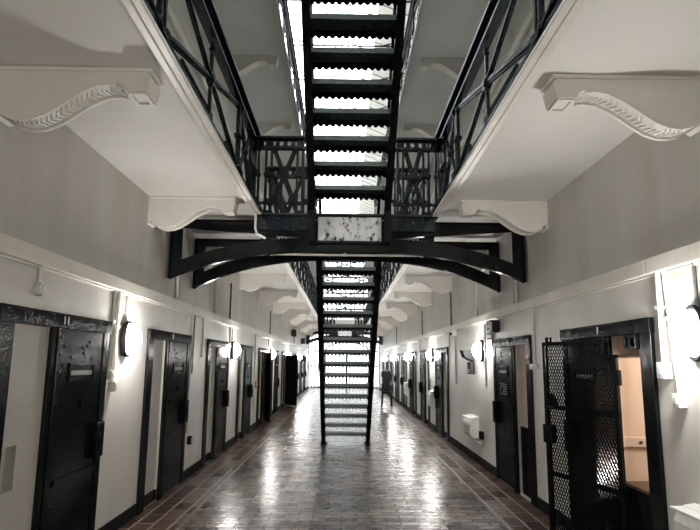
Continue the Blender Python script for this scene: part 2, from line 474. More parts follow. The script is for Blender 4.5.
# ------------------------------------------------------------------ lettering
def text_part(s_, txt, loc, size, rot, mat, parent, name='number'):
    cu = D.curves.new('num', 'FONT'); cu.body = txt; cu.size = size; cu.extrude = 0.002; cu.align_x = 'CENTER'; cu.align_y = 'CENTER'
    o = D.objects.new('num', cu); COL.objects.link(o); o.rotation_euler = rot; o.location = loc
    dg = bpy.context.evaluated_depsgraph_get(); dg.update()
    me = D.meshes.new_from_object(o.evaluated_get(dg)); me.transform(Matrix.LocRotScale(Vector(loc), o.rotation_euler, Vector((1.3, 1, 1))))
    D.objects.remove(o); D.curves.remove(cu)
    me.name = name; me.materials.clear(); me.materials.append(M[mat])
    me.transform(parent_world(parent).inverted()); p = D.objects.new(name, me); COL.objects.link(p); p.parent = parent
    return p

# ------------------------------------------------------------------ cell doors
ndoor = 0
def cell_door(s, y, near='panel', swing=0.0, num=None, z=0.0, simple=False, slot=False, card=False):
    """near bay: recess panel / open / half-door; far bay: black steel leaf"""
    global ndoor; ndoor += 1
    root = D.objects.new('door_%d' % ndoor, None); COL.objects.link(root)
    root.location = (wx(s, 0), y, z); root['kind'] = 'structure'
    F = 0.03
    mb = MB()
    wbox(mb, s, -.42, F, y, y + .17, z, z + 1.935)
    wbox(mb, s, 0, F + .012, y - .012, y + DW + .012, z + 1.83, z + 1.94)
    wbox(mb, s, 0, F, y + .67, y + .84, z, z + 1.83)
    wbox(mb, s, 0, F, y + 1.645, y + DW, z, z + 1.83)
    wbox(mb, s, 0, F + .01, y + .735, y + .765, z, z + 1.83)
    if not simple:
        for k in range(14): mb.disc((wx(s, F + .003), y + .80, z + .1 + k * .128), (1, 0, 0), .012, .012, 8)
        for k in range(9): mb.disc((wx(s, F + .014), y + .06 + k * .195, z + 1.905), (1, 0, 0), .011, .01, 8)
    fr = mb.build('door_frame', 'iron_chip', root, 0.006)
    a, b = bay(y)
    if near == 'panel':
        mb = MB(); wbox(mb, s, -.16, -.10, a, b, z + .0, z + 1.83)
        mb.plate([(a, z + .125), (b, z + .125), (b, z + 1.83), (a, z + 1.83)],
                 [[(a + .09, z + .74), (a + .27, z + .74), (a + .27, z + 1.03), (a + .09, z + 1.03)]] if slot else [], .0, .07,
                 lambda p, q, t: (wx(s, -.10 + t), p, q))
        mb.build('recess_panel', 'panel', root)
        mb = MB(); wbox(mb, s, -.10, .0, a, b, z, z + .125); mb.build('threshold', 'iron', root, .004)
    elif near == 'half':
        mb = MB(); wbox(mb, s, -.10, -.06, a, b, z + .80, z + 1.83); mb.build('upper_panel', 'pink', root)
        mb = MB(); wbox(mb, s, -.12, -.03, a, b, z, z + .82)
        wbox(mb, s, -.03, -.02, a + .05, a + .07, z + .05, z + .8); mb.build('lower_panel', 'steel', root, .004)
    # leaf, built closed then turned about its far hinge
    hx, hy = wx(s, .012), y + 1.645
    ang = R(swing) * (1 if s < 0 else -1)
    rot = Matrix.Translation((hx, hy, 0)) @ Matrix.Rotation(ang, 4, 'Z') @ Matrix.Translation((-hx, -hy, 0))
    def fin(mb): mb.bm.transform(rot); return mb
    mb = MB(); l0, l1 = y + .84, y + 1.645
    wbox(mb, s, .004, .020, l0, l1, z + .015, z + 1.83)
    if not simple:
        wbox(mb, s, .020, .028, l0, l0 + .05, z + .015, z + 1.83); wbox(mb, s, .020, .028, l1 - .05, l1, z + .015, z + 1.83)
        wbox(mb, s, .020, .028, l0, l1, z + .66, z + .72)
        for k in range(12):
            for yy in (l0 + .025, l1 - .025): mb.disc((wx(s, .030), yy, z + .1 + k * .145), (1, 0, 0), .012, .012, 8)
        rnd = random.Random(ndoor)
        for k in range(5): mb.disc((wx(s, .022), l0 + rnd.uniform(.15, .5), z + rnd.uniform(1.6, 1.75)), (1, 0, 0), .012, .014, 8)
    leaf = fin(mb).build('door_leaf', 'steel', root, .003)
    mb = MB(); wbox(mb, s, .020, .075, l1 - .15, l1 - .01, z + .78, z + 1.07); wbox(mb, s, .075, .085, l1 - .12, l1 - .05, z + .86, z + .98)
    fin(mb).build('lock_box', 'iron', leaf, .006)
    if not simple:
        p0, p1 = l0 + .14, l0 + .60
        mb = MB()
        for (u0, u1, v0, v1) in ((p0, p1, 1.55, 1.57), (p0, p1, 1.43, 1.45), (p0, p0 + .02, 1.45, 1.55), (p1 - .02, p1, 1.45, 1.55)):
            wbox(mb, s, .020, .034, u0, u1, z + v0, z + v1)
        fin(mb).build('name_plate_frame', 'iron_chip', leaf, .003)
        mb = MB(); wbox(mb, s, .020, .026, p0 + .04, p1 - .04, z + 1.475, z + 1.51); fin(mb).build('name_card', 'label', leaf)
        if card:
            mb = MB(); wbox(mb, s, .020, .026, l0 + .16, l0 + .56, z + 1.16, z + 1.36)
            fin(mb).build('notice', 'black', leaf)
            mb = MB()
            for k in range(5): wbox(mb, s, .026, .028, l0 + .19, l0 + .53 - .06 * (k % 2), z + 1.19 + .032 * k, z + 1.20 + .032 * k)
            fin(mb).build('notice_lines', 'label', leaf)
        mb = MB(); mb.disc((wx(s, .027), (l0 + l1) / 2, z + 1.25), (1, 0, 0), .03, .02, 14); fin(mb).build('spy_hole_cover', 'iron', leaf)
    if num:
        text_part(s, num, (wx(s, F + .015), y + .83, z + 1.885), .090, (R(90), 0, R(90) * (1 if s < 0 else -1)), 'number', root)
    return root

for i, y in enumerate(LEFT_Y):
    swing = {5: 15.0, 7: 36.0}.get(i, 0.0)
    cell_door(-1, y, 'panel', swing, {1: '11', 2: '9'}.get(i), simple=i > 6, slot=(i == 1))
for i, y in enumerate(RIGHT_Y):
    near = {1: 'open', 2: 'half'}.get(i, 'panel')
    cell_door(1, y, near, 0.0, {1: '1', 2: '6'}.get(i), simple=i > 6, card=(i == 2))
for s in (-1, 1):
    for y in UP_Y: cell_door(s, y, 'panel', 0.0, None, z=UZ, simple=True)

# open cell on the right: warm painted reveal and room behind the doorway
y0, y1 = bay(RIGHT_Y[1])
xi = XR + .42
mb = MB()
mb.box(XR + .005, xi + .3, y1 - .006, y1 - .002, 0, 1.83)          # far side of the reveal
mb.box(xi, xi + .02, y1 - .006, 5.80, 0, 3.0)
mb.box(xi, xi + .02, 4.02, y0, 0, 3.0)
mb.box(xi, xi + 2.2, 5.72, 5.80, 0, 3.0)
mb.box(xi, xi + 2.2, 4.02, 4.10, 0, 3.0)
mb.box(xi + 2.2, xi + 2.3, 4.02, 5.80, 0, 3.0)
mb.box(xi, xi + 2.3, 4.02, 5.80, 2.9, 3.0)
struct('wall_cell', mb, 'peach')
mb = MB()
mb.hexa([(XR + .006, y0 + .002, 1.655), (xi + .1, y0 + .002, 1.825), (xi + .1, y1 - .007, 1.825), (XR + .006, y1 - .007, 1.655),
         (XR + .006, y0 + .002, 1.665), (xi + .1, y0 + .002, 1.829), (xi + .1, y1 - .007, 1.829), (XR + .006, y1 - .007, 1.665)])
struct('ceiling_cell', mb, 'peach')
mb = MB(); mb.box(xi, xi + 2.2, 4.10, 5.72, -.06, 0.0); struct('floor_cell', mb, 'wood')
b_ = thing('cell_step', 'low black boarded step with brown top inside the open peach doorway', 'step', (XR + .2, 4.48, 0))
mb = MB(); mb.box(XR + .012, xi + .25, y0 + .004, y1 - .012, .665, .69); mb.build('step_top', 'wood', b_, .004)
mb = MB(); mb.box(XR + .02, xi + .24, y0 + .006, y1 - .014, .016, .665); mb.build('step_front', 'black', b_)
mb = MB(); mb.box(XR + .02, xi + .25, y1 - .030, y1 - .006, .95, 1.03)
tr_ = mb.build('cable_trunking', 'peach', None, .006); tag(tr_, 'peach painted trunking with sockets in the open cell doorway', 'trunking')
for k, x in enumerate((XR + .17, XR + .22)):
    mb = MB(); mb.box(x - .012, x + .012, y1 - .035, y1 - .030, .975 + .07 * k, 1.0 + .07 * k); mb.build('socket', 'wood', tr_)

# ------------------------------------------------------------------ mesh security gate folded back over the right-hand cell front
GW, GH = 0.91, 1.80
hinge = Vector((wx(1, .07), 4.60, 0))
gdir = math.atan2(-(0.262), 0.815)    # direction: away from the camera, turned into the corridor
gt = thing('mesh_gate', 'black expanded mesh gate swung open in front of the peach lit cell', 'gate', hinge)
ux, uy = -0.31, 0.951
def G(a, z, t=0.0): return (hinge.x + ux * a + uy * t, hinge.y + uy * a - ux * t, z)   # t: thickness, positive away from corridor
def gbar(mb, a0, a1, z0, z1, t0=-.016, t1=.016):
    return mb.hexa([G(a0, z0, t0), G(a1, z0, t0), G(a1, z0, t1), G(a0, z0, t1), G(a0, z1, t0), G(a1, z1, t0), G(a1, z1, t1), G(a0, z1, t1)])
mb = MB()
gbar(mb, 0, .045, .05, 1.68); gbar(mb, GW - .045, GW, .05, GH)
gbar(mb, 0, .17, 1.65, 1.68); gbar(mb, .14, .17, 1.65, GH); gbar(mb, .14, GW, GH - .035, GH)
gbar(mb, 0, GW, .05, .085); gbar(mb, 0, GW, 1.20, 1.235); gbar(mb, 0, GW, .62, .655)
gbar(mb, GW - .11, GW - .05, GH, GH + .045)
mb.build('gate_frame', 'iron', gt, .003)
def clip(p, q, a0, a1, b0, b1):
    t0, t1 = 0.0, 1.0
    dx, dy = q[0] - p[0], q[1] - p[1]
    for pp, qq in ((-dx, p[0] - a0), (dx, a1 - p[0]), (-dy, p[1] - b0), (dy, b1 - p[1])):
        if abs(pp) < 1e-9:
            if qq < 0: return None
            continue
        r = qq / pp
        if pp < 0: t0 = max(t0, r)
        else: t1 = min(t1, r)
    if t1 - t0 < 1e-4: return None
    return (p[0] + t0 * dx, p[1] + t0 * dy), (p[0] + t1 * dx, p[1] + t1 * dy)
mb = MB(); dw, dh = .034, .058
for (a0, a1, b0, b1) in ((.04, .15, .08, 1.655), (.15, GW - .04, .08, GH - .03)):
    k = -60
    while k < 60:
        for sg in (1, -1):
            x0 = k * dw
            seg = clip((x0, 0), (x0 + sg * dw * 2.0 / dh, 2.0), a0, a1, b0, b1)
            if seg:
                (pa, pz), (qa, qz) = seg
                mb.bar(G(pa, pz), G(qa, qz), .004, .008, up=(uy, -ux, 0))
        k += 1
mb.build('mesh_panel', 'iron', gt)
mb = MB(); gbar(mb, GW - .10, GW + .005, .90, 1.06, -.04, .035); mb.build('lock_box', 'iron', gt, .006)
mb = MB(); gbar(mb, GW - .20, GW - .06, 1.24, 1.30, -.05, -.016); gbar(mb, GW - .16, GW - .10, 1.20, 1.34, -.035, -.016); mb.build('bolt', 'iron', gt, .006)
for z in (.3, 1.5): mb = MB(); mb.tube([G(-.012, z - .06), G(-.012, z + .06)], .018, 10); mb.build('hinge', 'iron', gt)
# striker hardware under the lintel of that doorway
hw = thing('door_striker', 'small black striker bracket under the lintel of the open cell doorway', 'bracket', (wx(1, 0), 4.42, 1.83))
mb = MB(); mb.box(wx(1, .0), wx(1, .05), 4.33, 4.52, 1.80, 1.828); mb.box(wx(1, .0), wx(1, .05), 4.33, 4.36, 1.74, 1.80); mb.box(wx(1, .0), wx(1, .05), 4.42, 4.45, 1.74, 1.80)
mb.box(wx(1, .0), wx(1, .05), 4.49, 4.52, 1.74, 1.80); mb.box(wx(1, .0), wx(1, .05), 4.33, 4.52, 1.72, 1.74)
mb.build('striker_plate', 'iron_chip', hw, .003)

# ------------------------------------------------------------------ plaster scroll brackets under the galleries
def bracket_profile():
    # (distance out from wall, z below soffit)
    top = [(0.0, 0.0), (0.93, 0.0), (0.925, -.03), (0.945, -.05), (0.935, -.10), (.925, -.15), (.80, -.155), (.785, -.115)]
    cur = [(.74, -.098), (.685, -.093), (.61, -.105), (.53, -.145), (.455, -.195), (.38, -.25), (.31, -.295), (.24, -.322), (.17, -.328), (.10, -.312), (.055, -.285), (.035, -.268), (.03, -.30), (.0, -.315)]
    return top + cur
def make_bracket(s, y, z, label, group, mat='plaster', detail=True):
    wdt = 0.20
    t = thing('plaster_bracket', label, 'bracket', (wx(s, 0), y, z), group)
    mb = MB(); mb.plate(bracket_profile(), [], 0, wdt, lambda a, b, c: (wx(s, a), y + c, z + b))
    mb.build('bracket_body', mat, t)
    mb = MB(); wbox(mb, s, 0, .952, y - .012, y + wdt + .015, z - .028, z)
    mb.build('cap_moulding', mat, t, .008)
    if detail:
        # carved leaf band running along the curved underside between two plain fillets
        cur = bracket_profile()[8:19]
        for c in (0.0, wdt - .025):
            mb = MB()
            for p, q in zip(cur, cur[1:]):
                mb.bar((wx(s, p[0]), y + c + .0125, z + p[1] - .008), (wx(s, q[0]), y + c + .0125, z + q[1] - .008), .025, .022, up=(0, 1, 0))
            mb.build('fillet', mat, t)
        mb = MB()
        tot = 26
        for k in range(tot):
            f = k / (tot - 1) * (len(cur) - 1.001); i = int(f); u = f - i
            a = cur[i][0] * (1 - u) + cur[i + 1][0] * u; b = cur[i][1] * (1 - u) + cur[i + 1][1] * u
            ax = Vector((wx(s, cur[i + 1][0]) - wx(s, cur[i][0]), 0, cur[i + 1][1] - cur[i][1])).normalized()
            cpt = Vector((wx(s, a), y + wdt / 2, z + b - .002))
            for sg in (-1, 1):
                mb.bar(cpt + ax * .014, cpt - ax * .012 + Vector((0, sg * .062, 0)), .014, .016, up=ax.cross(Vector((0, 1, 0))))
        mb.build('leaf_carving', mat, t)
        mb = MB()
        x0, x1 = sorted((wx(s, .81), wx(s, .918)))
        mb.plate([(x0, y + .012), (x1, y + .012), (x1, y + wdt - .012), (x0, y + wdt - .012)], [[(x0 + .018, y + .03), (x1 - .018, y + .03), (x1 - .018, y + wdt - .03), (x0 + .018, y + wdt - .03)]], 0, .012, lambda a, b, c: (a, b, z - .153 - c))
        mb.build('end_panel', mat, t)
    return t
BY = [3.33 + 2.83 * k for k in range(-1, 12)]
for s in (-1, 1):
    proto = None
    for i, y in enumerate(BY):
        lb = 'cream plaster scroll bracket under lower %s gallery, %s counting from the front' % (SIDE[s], ORD[i])
        if i < 1: continue
        lb = 'cream plaster scroll bracket under lower %s gallery, %s counting from the front' % (SIDE[s], ORD[i - 1])
        if proto is None: proto = make_bracket(s, y, SOF, lb, 'brackets under the lower galleries')
        else: dup(proto, (0, y - BY[1], 0), lb)
    proto = None
    for i, y in enumerate(BY[3:8]):
        lb = 'grey shaded plaster bracket under upper %s gallery, %s counting from the front' % (SIDE[s], ORD[i])
        if proto is None: proto = make_bracket(s, y + .3, SOF2, lb, 'brackets under the upper galleries', detail=False); b0 = y
        else: dup(proto, (0, y - b0, 0), lb)

# ------------------------------------------------------------------ cast-iron railings
def railing(name, label, P, Q, posts, group, cell=0.105, end_posts=True, lite=False):
    """P->Q base line on the deck; posts: fractional positions (metres from P)"""
    P, Q = Vector(P), Vector(Q); L = (Q - P).length; d = (Q - P).normalized(); nrm = Vector((-d.y, d.x, 0))
    t = thing(name, label, 'railing', P, group)
    def W(a, z, c=0.0): return P + d * a + nrm * c + Vector((0, 0, z))
    z0, z1, z2 = .135, .845, .975
    n = max(1, int(L / cell))
    step = L / n
    holes = [ellipse((k + .5) * step, (z1 + z2) / 2, step * .27, .038, 8 if lite else 12) for k in range(n)]
    mb = MB(); mb.plate([(0, z1), (L, z1), (L, z2), (0, z2)], holes, -.014, .014, lambda a, b, c: W(a, b, c))
    for z, h, w in ((z2, .028, .12), (z1, .024, .085), (z2 - .024, .014, .055), (z1 + .022, .012, .045)):
        mb.bar(W(0, z), W(L, z), w, h)
    mb.build('top_rail', 'rail', t)
    mb = MB(); mb.bar(W(0, z0), W(L, z0), .035, .028); mb.build('bottom_rail', 'rail', t)
    for a in posts:
        mb = MB()
        for c in (-.034, .034): mb.bar(W(a + c, 0), W(a + c, z2), .036, .030, up=d)
        for z in (.02, z0, .5, z1): mb.bar(W(a - .06, z), W(a + .06, z), .07, .035)
        mb.build('post', 'rail', t)
    for a, b in zip(posts, posts[1:]):
        if b - a < .2: continue
        m = (a + b) / 2; zm = (z0 + z1) / 2; lo, hi = z0 + .03, z1 - .03
        a2, b2 = a + .07, b - .07
        mb = MB()
        for p, q in (((a2, lo), (b2, hi)), ((a2, hi), (b2, lo))):
            mb.bar(W(*p), W(*q), .022, .055, up=nrm.cross(W(*q) - W(*p)))
            mb.bar(W(*p), W(*q), .040, .018, up=nrm.cross(W(*q) - W(*p)))
        if b - a > 1.0:
            mb.bar(W(m, 0), W(m, z1 - .08), .028, .028, up=d); mb.cone(W(m, z1 - .10), W(m, z1 - .03), .03, .004, 8)
        cb = mb.build('cross_brace', 'rail', t)
        for p, r_ in (((m, zm), .065), ((a2, lo), .036), ((b2, hi), .036), ((a2, hi), .036), ((b2, lo), .036)):
            mb = MB(); mb.disc(W(*p), nrm, r_, .048, 12); mb.disc(W(*p), nrm, r_ * .55, .07, 10)
            mb.build('rosette', 'rail', cb)
    return t

FY, RY = 6.95, 8.10           # front and rear of the bridge
F2, R2 = 33.0, 34.1          # the far bridge
for s, xe in ((-1, GL - .035), (1, GR + .035)):
    nm = SIDE[s]
    railing('gallery_railing', 'near %s gallery railing, black cast iron with crossed panels, before the bridge' % nm, (xe, 6.83, DECK), (xe, -1.95, DECK), [.03, .33, 1.12, 3.64, 6.16, 8.7], 'railings along the lower galleries')
    railing('gallery_railing', 'far %s gallery railing, black cast iron, beyond the first bridge' % nm, (xe, F2 - .06, DECK), (xe, RY + .16, DECK), [.08 + 2.045 * k for k in range(13)], 'railings along the lower galleries', lite=True)
    railing('gallery_railing', 'upper %s gallery railing, black cast iron, high under the skylight' % nm, (xe, 22.0, DECK + UP), (xe, 3.0, DECK + UP), [.05 + 2.1 * k for k in range(10)], 'railings along the upper galleries', lite=True)
SXL, SXR = -0.44, 0.55        # outer faces of the stair stringers
for (yf, yr, wh) in ((FY, RY, 'near'), (F2, R2, 'far')):
    for s in (-1, 1):
        xa = GL - .07 if s < 0 else GR + .07
        xs = SXL - .03 if s < 0 else SXR + .03
        L = abs(xa - xs)
        railing('bridge_railing', 'black railing panel on the front of the %s bridge, %s of the stair' % (wh, SIDE[s]), (xa, yf, DECK + .001), (xs, yf, DECK + .001), [.03, .19, L - .10], 'railing panels on the bridges', cell=.092)
        railing('bridge_railing', 'black railing panel on the back of the %s bridge, %s of the stair' % (wh, SIDE[s]), (xa - s * .0, yr, DECK + .001), (xs, yr, DECK + .001), [.03, .19, L - .10], 'railing panels on the bridges', cell=.092)

# ------------------------------------------------------------------ iron bridges on arched frames
def arch_frame(mb, y, zt, zc, z_end, rise_p=2.6, t=.05):
    """wall-to-wall spandrel frame: top bar, end posts and flattened arch"""
    x0, x1 = XL + .03, XR - .03; c = XC; hw = (x1 - x0) / 2
    zb = lambda x: zc - (zc - z_end) * (abs(x - c) / hw) ** rise_p
    n = 40
    low = [(x0 + (x1 - x0) * k / n, zb(x0 + (x1 - x0) * k / n)) for k in range(n + 1)]
    outer = low + [(x1, zt), (x0, zt)]
    holes = []
    for sg in (-1, 1):
        xo = hw - .135; xi_ = .52
        pts = []
        m = 14
        for k in range(m + 1):
            u = xo + (xi_ - xo) * k / m; pts.append((c + sg * u, min(zb(c + u) + .175, zt - .105)))
        pts += [(c + sg * xo, zt - .10)]
        pts = pts if sg > 0 else pts
        holes.append(pts)
    mb.plate(outer, holes, -t / 2, t / 2, lambda a, b, k: (a, y + k, b))
    # flanges along the arch and the top bar
    for p, q in zip(low, low[1:]): mb.bar((p[0], y, p[1] + .006), (q[0], y, q[1] + .006), .075, .016, up=(0, 0, 1))
    mb.box(x0, x1, y - .055, y + .055, zt - .014, zt)
    for sg in (-1, 1):
        mb.box(c + sg * hw - .02 * (sg > 0), c + sg * hw + .02 * (sg < 0), y - .06, y + .06, z_end, zt)
        for k in range(9):
            u = hw - .35 - k * .14; mb.disc((c + sg * u, y - t / 2, zb(c + u) + .05), (0, 1, 0), .012, .02, 8)
def bridge(yf, yr, label):
    t = thing('iron_bridge', label, 'bridge', (XC, yf, 2.6))
    mb = MB(); arch_frame(mb, yf, 3.30, 2.925, 2.57); mb.build('front_frame', 'iron_chip', t)
    mb = MB(); arch_frame(mb, yr, 3.30, 3.02, 2.59); mb.build('rear_frame', 'iron_chip', t)
    mb = MB(); mb.box(GL - .02, GR + .02, yf - .06, yr + .06, 3.345, 3.39); mb.build('deck', 'tread', t, .006)
    mb = MB(); mb.box(GL, GR, yf + .06, yr - .06, 3.335, 3.345); mb.build('deck_soffit', 'soffit', t)
    mb = MB()
    for x in (-1.0, -.45, XC, .52, 1.07): mb.box(x - .03, x + .03, yf + .03, yr - .03, 3.05, 3.34)
    mb.build('cross_beam', 'iron', t)
    for (a, b, m, d_) in ((GL + .02, SXL - .01, 'fascia', .03), (SXL + .11, SXR - .11, 'sheen_panel', .03), (SXR + .01, GR - .02, 'fascia', .03)):
        mb = MB(); mb.box(a, b, yf - d_ - .03, yf - d_, 3.035 if m == 'sheen_panel' else 3.175, 3.345)
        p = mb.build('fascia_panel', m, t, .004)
        if m == 'sheen_panel': p['label'] = 'pale flecked panel with reflection painted in'
    mb = MB(); mb.box(GL - .02, GR + .02, yf - .075, yf - .03, 3.345, 3.36); mb.bar((SXL, yf - .06, 3.03), (SXR, yf - .06, 3.03), .04, .03)
    mb.build('nosing', 'iron', t)
    return t
bridge(FY, RY, 'near black iron bridge with arched frame spanning the corridor wall to wall')
bridge(F2, R2, 'far black iron bridge seen through the gaps of the stair treads')

# ------------------------------------------------------------------ iron staircases
def stair(label, first_y, first_z, run, rise, n, foot_y, foot_z, top_y, top_z, xl, xr, hook=None):
    """climbs towards the camera: tread k has its back edge at first_y - k*run"""
    t = thing('iron_staircase', label, 'staircase', ((xl + xr) / 2, foot_y, foot_z))
    sl = rise / run
    zline = lambda y: first_z + (first_y - y) * sl          # top of tread back edges
    for s, x in ((-1, xl), (1, xr)):
        mb = MB()
        up_, dn_ = .10, -.13
        pts = [(foot_y, foot_z), (foot_y + .0, foot_z + .02)]
        ya = top_y; yb = foot_y
        outer = [(yb, foot_z), (yb, max(foot_z, zline(yb) + up_)), (ya, zline(ya) + up_), (ya, zline(ya) + dn_), (yb + (foot_z - (zline(yb) + dn_)) * 0 - max(0, (foot_z - (zline(yb) + dn_))) / sl, max(foot_z, zline(yb) + dn_))]
        if hook: outer = [(yb, hook), (yb, zline(yb) + up_), (ya, zline(ya) + up_), (ya, zline(ya) + dn_), (yb - .10, zline(yb - .10) + dn_), (yb - .10, hook)]
        xo, xi_ = x, x - s * .02
        mb.plate(outer, [], 0, 1, lambda a, b, k: (xo + (xi_ - xo) * k, a, b))
        # flanges turned inward
        y_lo = outer[4][0]; z_lo = outer[4][1]
        for dz, w in ((dn_, .085), (up_, .06)):
            a = Vector((x - s * w / 2, (y_lo if dz < 0 else yb), (z_lo if dz < 0 else zline(yb) + up_))); b = Vector((x - s * w / 2, ya, zline(ya) + dz))
            mb.bar(a, b, w, .014, up=(1, 0, 0) if False else (0, 0, 1))
        if hook: mb.box(x, x - s * .085, yb - .105, yb - .092, hook, z_lo)
        else: mb.box(x + s * .02, x - s * .12, yb - .30, yb + .04, 0, .012)
        mb.build('stringer', 'iron_chip', t)
    proto = None
    a0, a1 = xl + .021, xr - .021
    for k in range(n):
        yb_, z = first_y - k * run, first_z + k * rise
        if proto is None:
            mb = MB()
            mb.box(a0, a1, yb_, yb_ + .262, z - .016, z - .004)                  # plate
            m = 9; w = (a1 - a0 - .12) / m
            for i in range(m):                                                  # raised zigzag under the plate
                u = a0 + .06 + i * w
                mb.bar((u, yb_ + .05, z - .022), (u + w, yb_ + .22, z - .022), .014, .014)
                mb.bar((u, yb_ + .22, z - .022), (u + w, yb_ + .05, z - .022), .014, .014)
            mb.box(a0, a0 + .05, yb_, yb_ + .262, z - .05, z - .016); mb.box(a1 - .05, a1, yb_, yb_ + .262, z - .05, z - .016)
            for e in (a0, a1): mb.box(e - .03 if e == a1 else e, e if e == a1 else e + .03, yb_ + .0, yb_ + .26, z - .05, z - .004)
            tr = mb.build('tread', 'tread', t)
            mb = MB(); m2 = 13; w2 = (a1 - a0 - .06) / m2; out = [(a1 - .03, z - .004), (a0 + .03, z - .004)]
            for i in range(m2):
                u = a0 + .03 + i * w2
                for j in range(5):
                    th = math.pi * j / 4; out.append((u + w2 * (j / 4), z - .074 - .030 * math.sin(th)))
            mb.plate(out, [], 0, .010, lambda a, b, c: (a, yb_ + .252 + c, b))
            mb.build('valance', 'iron', tr)
            mb = MB(); mb.box(a0 + .02, a1 - .02, yb_ - .012, yb_, z - .050, z); mb.build('back_edge', 'edge', tr)
            proto = tr
        else:
            c = proto.copy(); COL.objects.link(c); c.location = proto.location + Vector((0, -k * run, k * rise))
            for g in list(proto.children):
                d = g.copy(); COL.objects.link(d); d.parent = c
    for s, x in ((-1, xl + .035), (1, xr - .035)):
        for k in range(0, n, 2):
            yy = first_y - k * run + .10; zb = first_z + k * rise
            mb = MB(); mb.bar((x, yy, zb - .03), (x, yy, zb + .88), .022, .022, up=(0, 1, 0)); mb.disc((x, yy, zb + .42), (0, 0, 1), .024, .05, 8)
            mb.build('baluster', 'iron', t)
        mb = MB(); p = (x, first_y + .1, first_z + .88); kk = n - 1; q = (x, first_y - kk * run + .1, first_z + kk * rise + .88)
        mb.bar(p, q, .045, .03); mb.bar((p[0], p[1], p[2] - .42), (q[0], q[1], q[2] - .42), .02, .025)
        mb.build('handrail', 'iron', t)
    return t
stair('lower black iron staircase standing on the corridor floor with scalloped treads', 11.813, .225, .2355, .198, 16, 12.10, 0.0, 8.17, 0, -.42, .54)
stair('upper black iron staircase rising from the bridge towards the skylight', 6.616, 3.659, .2465, .2098, 15, 6.87, 3.1, 2.95, 0, SXL, SXR, hook=3.02)

# ------------------------------------------------------------------ light roof trusses under the skylight
for i, y in enumerate((9.0, 11.87, 13.75, 15.6, 17.6, 20.4, 23.2)):
    t = thing('roof_truss', 'slim black roof truss under the skylight, %s from the front' % ORD[i], 'truss', (XC, y, 9.6), 'trusses under the skylight')
    mb = MB(); mb.bar((XL, y, 9.6), (XR, y, 9.6), .03, .035); mb.build('tie_bar', 'iron', t)
    mb = MB()
    for s in (-1, 1): mb.bar((XC + s * 2.1, y, 9.98), (XC + s * .9, y, 9.62), .025, .03); 
    mb.build('strut', 'iron', t)

# ------------------------------------------------------------------ bulkhead wall lamps
def bulkhead(s, y, z, label):
    t = thing('bulkhead_lamp', label, 'wall lamp', (wx(s, 0), y, z), 'oval bulkhead lamps on the corridor walls')
    out = 1 if s < 0 else -1
    mb = MB(); mb.plate(ellipse(y, z, .088, .165, 20), [], 0, .045, lambda a, b, c: (wx(s, c), a, b)); mb.build('back_body', 'black', t, .006)
    mb = MB(); mb.dome((wx(s, .045), y, z), out, .076, .146, .135, 8, 4); mb.build('lit_cover', 'lamp', t)
    mb = MB()
    mb.plate(ellipse(y, z, .098, .176, 20), [ellipse(y, z, .079, .150, 20)], .03, .060, lambda a, b, c: (wx(s, c), a, b))
    mb.build('rim', 'black', t)
    return t
LL = [-0.5, 5.72, 11.25, 17.1, 22.3, 28.0, 33.65]
RL = [-2.0, 3.60, 9.28, 14.5, 19.75, 25.6, 31.2]
for s, ys in ((-1, LL), (1, RL)):
    proto = None
    for i, y in enumerate(ys):
        if i == 0: lb = 'lit oval wall lamp on the %s wall, level with or behind the viewpoint' % SIDE[s]
        else: lb = 'lit oval bulkhead lamp on the %s wall, %s along the corridor from the front' % (SIDE[s], ORD[i - 1])
        if proto is None: proto = bulkhead(s, y, 1.80, lb); yb0 = y
        else: dup(proto, (0, y - yb0, 0), lb)

# ------------------------------------------------------------------ conduits, boxes and fittings on the walls
def conduit(label, s, y, z0, z1, r=.013, mat='conduit', box=None, a=None, group='painted conduits on the walls', name='conduit', y2=None):
    a = r - .001 if a is None else a
    t = thing(name, label, 'conduit', (wx(s, 0), y, z0), group)
    yy = y if y2 is None else y2
    mb = MB(); mb.tube([(wx(s, a), y, z1), (wx(s, a), (y + yy) / 2 if y2 else y, (z0 + z1) / 2), (wx(s, a), yy, z0)], r, 8); mb.smooth = True; mb.build('pipe', mat, t)
    if z1 - z0 > .5:
        mb = MB(); zc = z0 + (z1 - z0) * .6; mb.box(wx(s, 0), wx(s, a + r + .004), y - r - .012, y + r + .012, zc - .012, zc + .012); mb.build('saddle', mat, t)
    if box == 'round':
        mb = MB(); mb.disc((wx(s, .025), yy, z0 - .03), (1, 0, 0), .05, .05, 16); mb.disc((wx(s, .053), yy, z0 - .03), (1, 0, 0), .035, .012, 16); mb.build('junction_box', mat, t, .004)
    elif box:
        w, h, d = box; mb = MB(); mb.box(wx(s, 0), wx(s, d), yy - w / 2, yy + w / 2, z0 - h, z0); mb.box(wx(s, d), wx(s, d + .006), yy - w / 4, yy + w / 4, z0 - h * .75, z0 - h * .25); mb.build('junction_box', mat, t, .006)
    return t
conduit('short cream conduit ending in a round box above door 11 on left wall', -1, 4.05, 2.11, 2.245, .016, box='round')
conduit('cream conduit with small switch box just past door 11, the nearer of the pair', -1, 5.40, 1.50, 2.245, .014, box=(.05, .08, .05))
conduit('cream conduit with round ended box, beside the first lit left lamp', -1, 5.49, 1.40, 2.245, .016, box=(.06, .09, .055))
conduit('thin grey conduit from the ledge down to the first left lamp', -1, 5.72, 1.97, 2.245, .010)
conduit('thin tall conduit right of the second left cell door', -1, 8.24, 0.62, 2.245, .014, mat='conduit')
conduit('second thin conduit right of the second left cell door', -1, 8.36, 1.42, 2.245, .011, mat='grey')
conduit('cream conduit with a box above the third left cell door', -1, 8.90, 1.70, 2.245, .012, box=(.12, .05, .04))
